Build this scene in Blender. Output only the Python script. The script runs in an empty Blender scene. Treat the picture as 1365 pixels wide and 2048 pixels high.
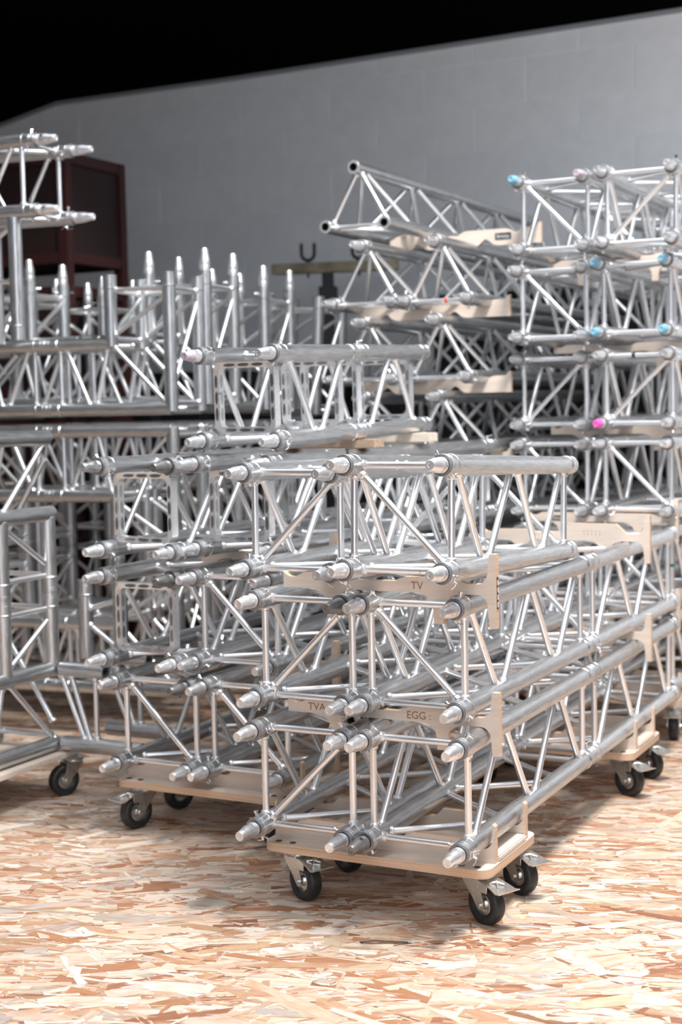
import bpy, bmesh, math, random
import numpy as np
from mathutils import Vector, Matrix
from mathutils.geometry import tessellate_polygon
random.seed(7)
C = bpy.context.scene
COL = C.collection
PI = math.pi
# ------------------------------------------------------------------ camera
F0 = 2925.0
PITCH, ROLL = math.radians(4.137), math.radians(-1.127)
cp, sp, cr, sr = math.cos(PITCH), math.sin(PITCH), math.cos(ROLL), math.sin(ROLL)
fw = Vector((0, cp, -sp)); u0 = Vector((0, sp, cp)); x0 = Vector((1, 0, 0))
rx = x0 * cr + u0 * sr; ux = -x0 * sr + u0 * cr
cam_d = bpy.data.cameras.new('camera'); cam = bpy.data.objects.new('camera', cam_d); COL.objects.link(cam)
M = Matrix.Identity(4)
for i in range(3):
    M[i][0], M[i][1], M[i][2] = rx[i], ux[i], -fw[i]
M[0][3], M[1][3], M[2][3] = 0, 0, 1.22
cam.matrix_world = M
cam_d.sensor_fit = 'VERTICAL'; cam_d.sensor_height = 36; cam_d.sensor_width = 24
cam_d.lens = F0 / 2048 * 36
cam_d.dof.use_dof = True; cam_d.dof.focus_distance = 3.36; cam_d.dof.aperture_fstop = 3.0
C.camera = cam
# ------------------------------------------------------------------ world, lights, exposure
C.view_settings.view_transform = 'Standard'; C.view_settings.look = 'None'
C.view_settings.gamma = 1.0; C.view_settings.exposure = 0.08
C.view_settings.use_curve_mapping = False
W = bpy.data.worlds.new('daylight'); C.world = W; W.use_nodes = True
bg = W.node_tree.nodes['Background']; bg.inputs[0].default_value = (0.86, 0.92, 1.0, 1); bg.inputs[1].default_value = 2.0
sd = bpy.data.lights.new('skylight_panel', 'AREA'); sd.shape = 'RECTANGLE'; sd.size = 1.0; sd.size_y = 0.8; sd.energy = 340; sd.color = (1.0, 0.97, 0.93)
sun = bpy.data.objects.new('skylight_panel', sd); COL.objects.link(sun)
sun.location = (1.10, 3.0, 4.9)
sun.rotation_euler = (Vector((1.10, 3.0, 4.9)) - Vector((0.5, 3.3, 0.4))).to_track_quat('Z', 'Y').to_euler()
wd = bpy.data.lights.new('wall_fill_light', 'AREA'); wd.shape = 'RECTANGLE'; wd.size = 1.2; wd.size_y = 0.3; wd.energy = 24; wd.color = (0.93, 0.96, 1.0); wd.spread = math.radians(130)  # fill lamp added to brighten the block wall, no such fitting known
wl = bpy.data.objects.new('wall_fill_light', wd); COL.objects.link(wl); wl.location = (3.2, 4.3, 2.75)
wl.rotation_euler = (Vector((3.2, 4.3, 2.75)) - Vector((0.8, 7.8, 2.9))).to_track_quat('Z', 'Y').to_euler()
# ------------------------------------------------------------------ materials
def mat(name, base=(0.8, 0.8, 0.8), rough=0.5, metal=0.0, var=0.0, scale=(20, 20, 20), bump=0.0, rvar=0.0, dark=None, thresh=None, objvar=0.0):
    m = bpy.data.materials.new(name); m.use_nodes = True
    nt = m.node_tree; n = nt.nodes; l = nt.links
    b = n['Principled BSDF']; b.inputs['Base Color'].default_value = (*base, 1)
    b.inputs['Roughness'].default_value = rough; b.inputs['Metallic'].default_value = metal
    if var or bump or rvar or dark:
        tc = n.new('ShaderNodeTexCoord'); mp = n.new('ShaderNodeMapping'); mp.inputs['Scale'].default_value = scale
        oi = n.new('ShaderNodeObjectInfo'); ad = n.new('ShaderNodeVectorMath'); ad.operation = 'ADD'
        sc = n.new('ShaderNodeVectorMath'); sc.operation = 'SCALE'; sc.inputs[0].default_value = (7, 3, 5)
        l.new(oi.outputs['Random'], sc.inputs['Scale'])
        l.new(tc.outputs['Object'], ad.inputs[0]); l.new(sc.outputs[0], ad.inputs[1]); l.new(ad.outputs[0], mp.inputs[0])
        no = n.new('ShaderNodeTexNoise'); no.inputs['Scale'].default_value = 1; no.inputs['Detail'].default_value = 6; no.inputs['Roughness'].default_value = 0.65
        l.new(mp.outputs[0], no.inputs['Vector'])
        if var or dark:
            mr = n.new('ShaderNodeMapRange'); l.new(no.outputs['Fac'], mr.inputs[0])
            mr.inputs[1].default_value = 0.3; mr.inputs[2].default_value = 0.7
            mr.inputs[3].default_value = 1 - var; mr.inputs[4].default_value = 1 + var
            mx = n.new('ShaderNodeMix'); mx.data_type = 'RGBA'; mx.blend_type = 'MULTIPLY'; mx.inputs[0].default_value = 1
            mx.inputs[6].default_value = (*base, 1)
            if objvar:
                m2 = n.new('ShaderNodeMapRange'); l.new(oi.outputs['Random'], m2.inputs[0])
                m2.inputs[3].default_value = 1 - objvar; m2.inputs[4].default_value = 1 + objvar
                mu = n.new('ShaderNodeMath'); mu.operation = 'MULTIPLY'; l.new(mr.outputs[0], mu.inputs[0]); l.new(m2.outputs[0], mu.inputs[1])
                l.new(mu.outputs[0], mx.inputs[7])
            else:
                l.new(mr.outputs[0], mx.inputs[7])
            out = mx.outputs[2]
            if dark:
                n2 = n.new('ShaderNodeTexNoise'); n2.inputs['Scale'].default_value = 55; n2.inputs['Detail'].default_value = 3
                l.new(ad.outputs[0], n2.inputs['Vector'])
                m3 = n.new('ShaderNodeMapRange'); l.new(n2.outputs['Fac'], m3.inputs[0]); m3.inputs[1].default_value = thresh or 0.66; m3.inputs[2].default_value = (thresh or 0.66) + 0.04
                m3.inputs[3].default_value = 0; m3.inputs[4].default_value = 0.7
                mx2 = n.new('ShaderNodeMix'); mx2.data_type = 'RGBA'; l.new(m3.outputs[0], mx2.inputs[0]); l.new(out, mx2.inputs[6]); mx2.inputs[7].default_value = (*dark, 1)
                out = mx2.outputs[2]
            l.new(out, b.inputs['Base Color'])
        if rvar:
            m4 = n.new('ShaderNodeMapRange'); l.new(no.outputs['Fac'], m4.inputs[0]); m4.inputs[3].default_value = rough - rvar; m4.inputs[4].default_value = rough + rvar
            l.new(m4.outputs[0], b.inputs['Roughness'])
        if bump:
            bm = n.new('ShaderNodeBump'); bm.inputs['Strength'].default_value = bump; bm.inputs['Distance'].default_value = 0.001
            l.new(no.outputs['Fac'], bm.inputs['Height']); l.new(bm.outputs[0], b.inputs['Normal'])
    return m
CHORD = mat('worn_aluminium_tube', (0.55, 0.56, 0.57), 0.34, 0.95, 0.26, (200, 16, 200), 0.40, 0.13, (0.16, 0.15, 0.14), 0.70, 0.12)
BRACE = mat('bright_aluminium_rod', (0.86, 0.87, 0.89), 0.34, 0.92, 0.12, (90, 90, 10), 0.15, 0.12, (0.22, 0.19, 0.17), 0.72, 0.12)
CAST = mat('machined_aluminium', (0.88, 0.89, 0.91), 0.38, 0.90, 0.12, (60, 120, 60), 0.20, 0.10, (0.12, 0.11, 0.10), 0.68, 0.15)
DIMP = mat('pressed_oval_metal', (0.45, 0.46, 0.47), 0.22, 1.0)
RINGM = mat('dull_ring_metal', (0.26, 0.26, 0.27), 0.45, 0.8, 0.2, (90, 90, 90), 0.2)
DARKC = mat('dirty_dark_aluminium', (0.26, 0.26, 0.26), 0.45, 0.8, 0.4, (60, 20, 60), 0.3)
ZINC = mat('zinc_plated_steel', (0.70, 0.70, 0.68), 0.28, 0.95, 0.10, (40, 40, 40), 0.1, 0.08)
CLIPM = mat('spring_steel', (0.75, 0.76, 0.78), 0.2, 1.0)
BLUE = mat('blue_painted_tip', (0.22, 0.45, 0.60), 0.45, 0.1, 0.2, (90, 90, 90))
PINK = mat('pink_painted_tip', (0.85, 0.12, 0.48), 0.45, 0.0, 0.1, (90, 90, 90))
PURP = mat('purple_painted_tip', (0.50, 0.42, 0.50), 0.45, 0.2, 0.2, (90, 90, 90))
REDT = mat('red_tape', (0.80, 0.10, 0.04), 0.5)
GREENT = mat('green_tape', (0.02, 0.16, 0.13), 0.5)
PLY = mat('birch_plywood', (0.66, 0.56, 0.48), 0.6, 0, 0.10, (6, 60, 60), 0.2)
PLYE = mat('plywood_edge', (0.62, 0.43, 0.30), 0.7, 0, 0.35, (3, 3, 700), 0.3)
OLDW = mat('weathered_timber', (0.42, 0.30, 0.22), 0.75, 0, 0.35, (8, 90, 90), 0.4)
PALEW = mat('pale_sawn_timber', (0.72, 0.62, 0.52), 0.7, 0, 0.15, (8, 90, 90), 0.3)
ENGR = mat('engraved_brown', (0.30, 0.16, 0.10), 0.8)
STICKHOLE = mat('label_and_hole_black', (0.02, 0.02, 0.025), 0.4)
STICKW = mat('label_print_white', (0.7, 0.7, 0.7), 0.5)
RUBBER = mat('black_rubber', (0.018, 0.020, 0.023), 0.42, 0, 0.2, (60, 60, 60))
SCREW = mat('screw_steel', (0.12, 0.12, 0.12), 0.4, 0.9)
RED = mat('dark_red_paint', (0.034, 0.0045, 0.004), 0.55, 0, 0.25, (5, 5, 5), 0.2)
REDD = mat('dark_red_recess_shade', (0.014, 0.003, 0.003), 0.65, 0, 0.25, (5, 5, 5), 0.2)  # same red made darker, the recess shade put into the panel colour
BLACK = mat('black_ceiling', (0.003, 0.003, 0.003), 1.0); BLACK.node_tree.nodes['Principled BSDF'].inputs['Specular IOR Level'].default_value = 0.0
BLACKM = mat('black_steel', (0.015, 0.015, 0.016), 0.5, 0.3)
OLIVE = mat('worn_yellow_zinc', (0.22, 0.19, 0.13), 0.45, 0.6, 0.5, (8, 8, 8))
WALLM = mat('grey_painted_block', (0.86, 0.88, 0.91), 0.75, 0, 0.04, (9, 9, 9), 0.5, 0, (0.16, 0.16, 0.16), 0.80, 0.02)
JOINT = mat('painted_mortar', (0.86, 0.88, 0.91), 0.8, 0, 0.04, (9, 9, 9), 0.3)
DARKW = mat('dark_unseen_wall', (0.10, 0.10, 0.11), 0.8)
TRIMM = mat('ceiling_trim', (0.30, 0.32, 0.34), 0.6)
PLAST = mat('grey_plastic', (0.20, 0.21, 0.22), 0.5, 0, 0.1, (4, 4, 4))
# ------------------------------------------------------------------ object helpers
def link(name, me, parent=None, mtx=None, m=None):
    o = bpy.data.objects.new(name, me); COL.objects.link(o)
    if parent: o.parent = parent
    if mtx is not None: o.matrix_local = mtx
    if m is not None and me is not None and not me.materials: me.materials.append(m)
    return o
def tag(o, label, cat=None, group=None, kind=None):
    if label: o['label'] = label
    if cat: o['category'] = cat
    if group: o['group'] = group
    if kind: o['kind'] = kind
    return o
def thing(name, label, cat, loc, rot=(0, 0, 0), group=None, mtx=None):
    o = bpy.data.objects.new(name, None); COL.objects.link(o); o.empty_display_size = 0.1
    if mtx is not None: o.matrix_world = mtx
    else: o.location = loc; o.rotation_euler = rot
    return tag(o, label, cat, group)
def mesh(name, bm, m=None, smooth=True, ang=35):
    bmesh.ops.recalc_face_normals(bm, faces=bm.faces[:])
    me = bpy.data.meshes.new(name); bm.to_mesh(me); bm.free()
    if smooth:
        for p in me.polygons: p.use_smooth = True
        try: me.set_sharp_from_angle(angle=math.radians(ang))
        except Exception: pass
    if m is not None:
        for mm in (m if isinstance(m, (list, tuple)) else [m]): me.materials.append(mm)
    return me
def box(bm, x0, x1, y0, y1, z0, z1, bev=0.0, mi=0):
    v = [bm.verts.new(p) for p in ((x0,y0,z0),(x1,y0,z0),(x1,y1,z0),(x0,y1,z0),(x0,y0,z1),(x1,y0,z1),(x1,y1,z1),(x0,y1,z1))]
    fs = [bm.faces.new([v[i] for i in q]) for q in ((3,2,1,0),(4,5,6,7),(0,1,5,4),(1,2,6,5),(2,3,7,6),(3,0,4,7))]
    for f in fs: f.material_index = mi
    if bev:
        es = list({e for f in fs for e in f.edges})
        r = bmesh.ops.bevel(bm, geom=es, offset=bev, segments=2, affect='EDGES')
        for f in r['faces']: f.material_index = mi
def lathe(bm, prof, axis='Y', n=24, mi=None, caps=True, origin=(0, 0, 0)):
    """prof: list of (t, r); t along axis"""
    rings = []
    for k, (t, r) in enumerate(prof):
        ring = []
        if r < 1e-6:
            p = {'X': (t, 0, 0), 'Y': (0, t, 0), 'Z': (0, 0, t)}[axis]
            ring = [bm.verts.new(Vector(p) + Vector(origin))]
        else:
            for i in range(n):
                a = 2 * PI * i / n; c, s = math.cos(a) * r, math.sin(a) * r
                p = {'X': (t, c, s), 'Y': (c, t, s), 'Z': (c, s, t)}[axis]
                ring.append(bm.verts.new(Vector(p) + Vector(origin)))
        rings.append(ring)
    for k in range(len(rings) - 1):
        a, b = rings[k], rings[k + 1]
        for i in range(n):
            j = (i + 1) % n
            if len(a) == 1 and len(b) == 1: continue
            if len(a) == 1: f = bm.faces.new((a[0], b[j], b[i]))
            elif len(b) == 1: f = bm.faces.new((a[i], a[j], b[0]))
            else: f = bm.faces.new((a[i], a[j], b[j], b[i]))
            if mi: f.material_index = mi[k]
    if caps:
        for ring in (rings[0], rings[-1]):
            if len(ring) > 2: bm.faces.new(ring)
def tube_path(bm, pts, r, n=8):
    pts = [Vector(p) for p in pts]; prev = None; rings = []
    up = Vector((0.13, 0.31, 0.94)).normalized()
    for k, p in enumerate(pts):
        d = (pts[min(k + 1, len(pts) - 1)] - pts[max(k - 1, 0)]).normalized()
        s = d.cross(up).normalized(); t = s.cross(d)
        rings.append([bm.verts.new(p + s * math.cos(2*PI*i/n) * r + t * math.sin(2*PI*i/n) * r) for i in range(n)])
    for a, b in zip(rings, rings[1:]):
        for i in range(n): bm.faces.new((a[i], a[(i+1) % n], b[(i+1) % n], b[i]))
    bm.faces.new(rings[0]); bm.faces.new(rings[-1])
def extrude_poly(bm, pts, y0, y1, axis='Y', mi_side=0, mi_face=0):
    def P(u, w, t): return {'Y': (u, t, w), 'Z': (u, w, t), 'X': (t, u, w)}[axis]
    a = [bm.verts.new(P(u, w, y0)) for u, w in pts]; b = [bm.verts.new(P(u, w, y1)) for u, w in pts]
    n = len(pts)
    for tri in tessellate_polygon([[Vector((u, w, 0)) for u, w in pts]]):
        for vs in (a, b):
            f = bm.faces.new([vs[i] for i in tri]); f.material_index = mi_face
    for i in range(n):
        f = bm.faces.new((a[i], a[(i+1) % n], b[(i+1) % n], b[i])); f.material_index = mi_side
# ------------------------------------------------------------------ truss pieces
S = 0.24; RC = 0.0243; RB = 0.0086
_c = {}
def chord_mesh(L, e0=1, e1=1):
    """hollow tube with a sleeve at each end that has one (1 = sleeve, 0 = plain cut end)"""
    k = ('c', round(L, 3), e0, e1)
    if k in _c: return _c[k]
    bm = bmesh.new(); R2 = RC + 0.0013
    def end(f, sgn, e):
        if e: pr = [(0.035, 0.0165), (0.0, 0.0188), (0.0, R2 - 0.0012), (0.0012, R2), (0.008, R2), (0.0086, R2 - 0.0007), (0.0096, R2 - 0.0007), (0.0102, R2), (0.016, R2), (0.0166, R2 - 0.0006), (0.0176, R2 - 0.0006), (0.0182, R2), (0.046, R2), (0.0472, R2 + 0.0009), (0.0500, R2 + 0.0009), (0.0530, RC)]
        else: pr = [(0.05, RC - 0.0095), (0.0, RC - 0.0092), (0.0, RC - 0.0006), (0.0007, RC)]
        return [(f + sgn * t, r) for t, r in pr]
    a = end(0, 1, e0); b = end(L, -1, e1)
    prof = a + b[::-1]
    lathe(bm, prof, 'Y', 26, mi=[(1 if e0 else 3) if 1 <= i < 3 else (2 if i == 0 else 0) for i in range(len(prof) - 1)])  # bore coloured black for the shade inside the tube
    for f in bm.faces:
        if len(f.verts) > 10: f.material_index = 2
    me = mesh('chord', bm, [CHORD, RINGM, STICKHOLE, CAST]); _c[k] = me; return me
def rod_mesh(L, r=RB, n=12):
    k = ('r', round(L, 3), r, n)
    if k in _c: return _c[k]
    bm = bmesh.new(); w = r * 1.42
    lathe(bm, [(0, w * 1.12), (0.006, w), (0.0095, w * 1.02), (0.0125, r), (L * 0.5, r), (L - 0.0125, r), (L - 0.0095, w * 1.02), (L - 0.006, w), (L, w * 1.12)], 'Z', n)
    me = mesh('brace', bm, BRACE); _c[k] = me; return me
def between(p, q, axis='Z'):
    p, q = Vector(p), Vector(q); d = (q - p).normalized()
    rot = d.to_track_quat('Z', 'Y').to_matrix().to_4x4() if axis == 'Z' else d.to_track_quat('Y', 'Z').to_matrix().to_4x4()
    return Matrix.Translation(p) @ rot
def chord(par, p, q, e0=1, e1=1, name='chord'):
    L = (Vector(q) - Vector(p)).length
    return link(name, chord_mesh(L, e0, e1), par, between(p, q, 'Y'))
def rod(par, p, q, name='brace', trim=0.0200, r=RB):
    """rod between two chord centre lines, ends trimmed to the chord surface"""
    p, q = Vector(p), Vector(q); d = (q - p).normalized()
    L = (q - p).length
    p2, q2 = p + d * trim, q - d * trim
    return link(name, rod_mesh((q2 - p2).length, r), par, between(p2, q2, 'Z'))
def coupler_mesh(tip=CAST, body=CAST, key='n'):
    k = ('cp', key)
    if k in _c: return _c[k]
    bm = bmesh.new()
    prof = [(0.03, 0.0160), (0.001, 0.0165), (-0.003, 0.0182), (-0.008, 0.0182), (-0.009, 0.0174), (-0.0105, 0.0181), (-0.015, 0.0181), (-0.016, 0.0174), (-0.0175, 0.0180), (-0.034, 0.0172), (-0.038, 0.0168), (-0.058, 0.0130), (-0.069, 0.0124), (-0.072, 0.0106), (-0.072, 0.0060), (-0.0702, 0.0055), (-0.0702, 0.0)]
    mi = [0] * 9 + [1] * 7
    lathe(bm, prof, 'Y', 22, mi=mi)
    for f in bm.faces:
        if f.calc_center_median().y < -0.036: f.material_index = 1
    # the drilled cross hole: its inner shade painted as a flat black disc
    for sg in (-1, 1):
        c = Vector((sg * 0.0070, -0.027, 0.0160)); nrm = Vector((sg * 0.4, 0, 1)).normalized()
        t1 = Vector((0, 1, 0)); t2 = nrm.cross(t1)
        if sg == -1:
            vs = [bm.verts.new(c + nrm * 0.0004 + (t1 * math.cos(a) + t2 * math.sin(a)) * 0.0042) for a in [2*PI*i/10 for i in range(10)]]
            f = bm.faces.new(vs); f.material_index = 2
    me = bpy.data.meshes.new('coupler'); bm.to_mesh(me); bm.free()
    for p_ in me.polygons: p_.use_smooth = True
    try: me.set_sharp_from_angle(angle=math.radians(35))
    except Exception: pass
    for m_ in (body, tip, STICKHOLE): me.materials.append(m_)
    _c[k] = me; return me
def clip_mesh():
    if 'clip' in _c: return _c['clip']
    bm = bmesh.new()
    lathe(bm, [(-0.036, 0.0), (-0.036, 0.0030), (-0.035, 0.0036), (0.0345, 0.0036), (0.0345, 0.0058), (0.0385, 0.0058), (0.0385, 0.0)], 'Z', 10)
    pts = []
    for i in range(15):
        a = i / 14 * 2 * PI * 0.86
        pts.append((0.0085 * math.cos(a) + 0.004, 0.0085 * math.sin(a), -0.033 + 0.0006 * i))
    pts += [(0.006, -0.012, -0.024), (0.012, -0.016, -0.030), (0.018, -0.012, -0.036)]
    tube_path(bm, pts, 0.0010, 6)
    tube_path(bm, [(0.002, 0.0, -0.033), (-0.008, 0.006, -0.036), (-0.016, 0.010, -0.034)], 0.0010, 6)
    me = mesh('spring_clip', bm, CLIPM); _c['clip'] = me; return me
TIPS = {'n': (CAST, CAST), 'd': (DARKC, DARKC), 'b': (BLUE, CAST), 'k': (PINK, CAST), 'p': (PURP, CAST), 'h': (CHORD, CHORD)}
def coupler(par, p, q, tip='n', clip=True, rnd=None, scale=1.0):
    """male conical coupler sitting in the sleeve at p, chord runs towards q"""
    t, b = TIPS[tip]
    o = link('coupler', coupler_mesh(t, b, tip), par, between(p, q, 'Y') @ Matrix.Rotation(random.uniform(-0.8, 0.8), 4, 'Y') @ Matrix.Scale(scale, 4))
    if tip in 'bkp': o['label'] = {'b': 'coupler with a pale blue painted tip', 'k': 'coupler with a bright pink painted tip', 'p': 'coupler with a faded purple tip'}[tip]
    if clip:
        c = link('spring_clip', clip_mesh(), o, Matrix.Translation((0, 0.026, 0)) @ Matrix.Rotation(random.uniform(-1.2, 1.2), 4, 'Y') @ Matrix.Rotation(random.uniform(0, 6), 4, 'Z'))
    return o
def strip_frame(par, y, w=S, flip=1):
    """pressed flat-strip end frame with rounded corners and a row of oval dimples"""
    k = 'strip'
    if k not in _c:
        bm = bmesh.new(); ins = 0.020; r = 0.027; t = 0.017; d = 0.015
        def rr(off):
            pts = []
            lo, hi = ins + off, w - ins - off
            rad = max(r - off, 0.012)
            for cx, cz, a0 in ((hi - rad, lo + rad, -90), (hi - rad, hi - rad, 0), (lo + rad, hi - rad, 90), (lo + rad, lo + rad, 180)):
                for i in range(7):
                    a = math.radians(a0 + 15 * i); pts.append((cx + rad * math.cos(a), cz + rad * math.sin(a)))
            return pts
        A, B = rr(0), rr(t)
        rings = []
        for pts, yy in ((A, -d), (A, d), (B, d * 0.8), (B, -d * 0.8)):
            rings.append([bm.verts.new((x, yy, z)) for x, z in pts])
        m = len(A)
        for a, b in zip(rings, rings[1:] + rings[:1]):
            for i in range(m): bm.faces.new((a[i], a[(i+1) % m], b[(i+1) % m], b[i]))
        me = mesh('end_frame', bm, CAST); _c[k] = me
        bm = bmesh.new()   # ovals pressed into the flat faces
        for s_ in range(4):
            for j in range(3):
                tpos = w / 2 + (j - 1) * 0.046; mid = ins + t / 2; ofs = ins + t + 0.0003
                for kind in (0, 1):
                    loop = []
                    for i in range(14):
                        a = 2 * PI * i / 14; al = 0.019 * math.cos(a); ac = (0.0048 if kind == 0 else 0.0075) * math.sin(a); yy = -d - 0.0003
                        if kind == 0: q = {0: (tpos + al, yy, mid + ac), 1: (w - mid + ac, yy, tpos + al), 2: (tpos + al, yy, w - mid + ac), 3: (mid + ac, yy, tpos + al)}[s_]
                        else: q = {0: (tpos + al, ac, ofs), 1: (w - ofs, ac, tpos + al), 2: (tpos + al, ac, w - ofs), 3: (ofs, ac, tpos + al)}[s_]
                        loop.append(bm.verts.new(q))
                    bm.faces.new(loop)
        _c['dimp'] = mesh('dimple', bm, DIMP)
    f = link('end_frame', _c[k], par, Matrix.Translation((0, y, 0)))
    tag(f, 'flat pressed end frame with rounded corners'); 
    dm = link('oval_dimple', _c['dimp'], f); dm['kind'] = 'stuff'
def base_mtx(pos, yaw, pitch=0.0, rollx=0.0):
    return Matrix.Translation(pos) @ Matrix.Rotation(-math.radians(yaw), 4, 'Z') @ Matrix.Rotation(math.radians(pitch), 4, 'X') @ Matrix.Rotation(math.radians(rollx), 4, 'Y')
def zigzag(par, P, Q, y0, y1, n, start, name='brace'):
    """n rods alternating between chord line P and Q (each a function y -> point)"""
    st = (y1 - y0) / n
    for i in range(n):
        a, b = (P, Q) if (i + start) % 2 == 0 else (Q, P)
        rod(par, a(y0 + i * st + 0.014), b(y0 + (i + 1) * st - 0.014), name)
def box_truss(label, group, pos, yaw, segs, start=(0, 0), end='\\', pitch=0.0, tips='nnnn', strip=False, dy=None, zz=4, flip=(0,), clips=True, tape=None):
    t = thing('box_truss', label, 'truss', None, group=group, mtx=base_mtx(pos, yaw, pitch))
    cor = [(0, 0), (S, 0), (0, S), (S, S)]           # BL BR TL TR
    L = sum(segs); y = 0.0
    for si, sl in enumerate(segs):
        y0, y1 = y, y + sl
        for (u, w) in cor:
            chord(t, (u, y0, w), (u, y1, w))
            if si: 
                k = 'jr'
                if k not in _c:
                    bm = bmesh.new(); lathe(bm, [(-0.004, RC - .001), (-0.004, RC + 0.0006), (-0.0005, RC + 0.0006), (0.0005, RC + 0.0006), (0.004, RC + 0.0006), (0.004, RC - .001)], 'Y', 24); _c[k] = mesh('joint_ring', bm, RINGM)
                jr = link('joint_ring', _c[k], t, Matrix.Translation((u, y0, w)))
                link('spring_clip', clip_mesh(), jr, Matrix.Translation((0, 0.026, 0)) @ Matrix.Rotation(random.uniform(-3, 3), 4, 'Y'))
        a, b = y0 + 0.060, y1 - 0.060
        st = start[si % len(start)]
        f = lambda u, w: (lambda yy: Vector((u, yy, w)))
        n = zz if sl > 0.7 else 2
        if sl > 1.2: n = zz + 2
        zigzag(t, f(0, 0), f(0, S), a + 0.012, b - 0.012, n, st)
        zigzag(t, f(S, 0), f(S, S), a + 0.012, b - 0.012, n, st)
        zigzag(t, f(0, 0), f(S, 0), a + 0.02, b - 0.02, n, 0)
        zigzag(t, f(0, S), f(S, S), a + 0.02, b - 0.02, n, 1)
        ends = [a, b]
        for ie, yy in enumerate(ends):
            if strip: strip_frame(t, yy - 0.002)
            else:
                rod(t, (0, yy, 0), (0, yy, S), 'end_brace'); rod(t, (S, yy, 0), (S, yy, S), 'end_brace')
                rod(t, (0, yy, 0), (S, yy, 0), 'end_brace'); rod(t, (0, yy, S), (S, yy, S), 'end_brace')
                if ie == 0 or si == len(segs) - 1:
                    if end == '\\': rod(t, (0, yy, S), (S, yy, 0), 'diagonal_brace', 0.026)
                    if end == '/': rod(t, (0, yy, 0), (S, yy, S), 'diagonal_brace', 0.026)
        y = y1
    for i, (u, w) in enumerate(cor):
        coupler(t, (u, 0, w), (u, 1, w), tips[i], clips)
    if tape:
        (u0_, w0_), (u1_, w1_), fr, m_ = tape
        bm = bmesh.new(); lathe(bm, [(-0.006, RB), (-0.006, RB + 0.0005), (0.006, RB + 0.0005), (0.006, RB)], 'Z', 14)
        p, q = Vector((u0_, 0.06, w0_)), Vector((u1_, 0.06, w1_))
        link('tape_band', mesh('tape_band', bm, m_), t, between(p.lerp(q, fr), q))
    return t
TH = 0.208
def tri_truss(label, group, pos, yaw, L, tips='nnn', apex=True, tape=False, clips=True):
    t = thing('triangular_truss', label, 'truss', None, group=group, mtx=base_mtx(pos, yaw))
    cor = [(0, 0), (S, 0), (S / 2, TH)]
    segs = [L / 2, L / 2]; y = 0
    f = lambda u, w: (lambda yy: Vector((u, yy, w)))
    op = tips == 'ooo'
    for (u, w) in cor: chord(t, (u, 0, w), (u, L, w), 0 if op else 1, 1)
    ys = 0.06 if not op else 0.05; n = int(round((L - 0.12) / 0.24))
    for a, b in ((0, 1), (0, 2), (1, 2)):
        zigzag(t, f(*cor[a]), f(*cor[b]), ys + 0.015, L - 0.06, n, 1 if b == 2 else 0)
        for yy in (ys, L - 0.06):
            rod(t, (cor[a][0], yy, cor[a][1]), (cor[b][0], yy, cor[b][1]), 'end_brace')
    if not op:
        for i, (u, w) in enumerate(cor): coupler(t, (u, 0, w), (u, 1, w), tips[i], clips)
    if tape:
        bm = bmesh.new(); lathe(bm, [(-0.006, RB), (-0.006, RB + 0.0006), (0.006, RB + 0.0006), (0.006, RB)], 'Z', 14)
        link('tape_band', mesh('tape_band', bm, REDT), t, between((0.14, ys, 0), (S, ys, 0)))
    return t
def corner_truss(label, group, pos, yaw, su=1, sv=1, sw=1, H=0.51, V=0.49, spig=False, stub=0.0, pitch=0.0, rollx=0.0, tee=False):
    """L-shaped truss corner: horizontal leg runs along -u, vertical leg along +w, outer corner at the origin"""
    t = thing('corner_truss', label, 'truss corner', None, group=group, mtx=base_mtx(pos, yaw, pitch, rollx))
    X = lambda u, v, w: (u * su, v * sv, w * sw)
    for v in (0, S):
        tubes = (((0, v, 0), (-H, v, 0)), ((-S, v, S), (-H, v, S)), ((0, v, -0.012), (0, v, V)), ((-S, v, S - 0.012), (-S, v, V)))
        if tee: tubes = (((0, v, 0), (-H, v, 0)), ((0.01, v, S), (-H, v, S)), ((-0.01, v, S + 0.01), (-0.01, v, V)), ((-S, v, S + 0.01), (-S, v, V)))
        if H > 0.6:
            rod(t, X(-0.56, v, 0), X(-0.47, v, S)); rod(t, X(-0.58, v, 0), X(-0.72, v, S))
        for p, q in tubes:
            o = chord(t, X(*p), X(*q), 0, 1)
        rod(t, X(-S, v, S), X(0, v, 0), 'diagonal_brace')
        rod(t, X(-S, v, S + 0.02), X(0, v, V - 0.075))
        rod(t, X(-S, v, V - 0.055), X(0, v, V - 0.055), 'end_brace')
        rod(t, X(-H + 0.055, v, 0), X(-H + 0.055, v, S), 'end_brace')
        rod(t, X(-H + 0.075, v, S), X(-S - 0.09, v, 0)); rod(t, X(-S - 0.07, v, 0), X(-S - 0.012, v, S))
    for (u, w) in ((0, 0), (-S, S), (0, V - 0.055), (-S, V - 0.055), (-H + 0.055, 0), (-H + 0.055, S)):
        rod(t, X(u, 0, w + (0.02 if u in (0, -S) and w < S + 0.01 else 0)), X(u, S, w + (0.02 if u in (0, -S) and w < S + 0.01 else 0)), 'end_brace')
    rod(t, X(0, 0, 0.05), X(0, S, V - 0.08)); rod(t, X(-S, 0, S + 0.03), X(-S, S, V - 0.07))
    rod(t, X(-0.03, S, 0), X(-H + 0.07, 0, 0)); rod(t, X(-S - 0.02, S, S), X(-H + 0.07, 0, S))
    if spig:
        for v in (0, S):
            for u in (0, -S):
                coupler(t, X(u, v, V), X(u, v, 0), 'n', True, scale=1.15)
    if stub:
        for v, ww in ((0, 0), (S, 0)):
            pass
    return t
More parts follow.
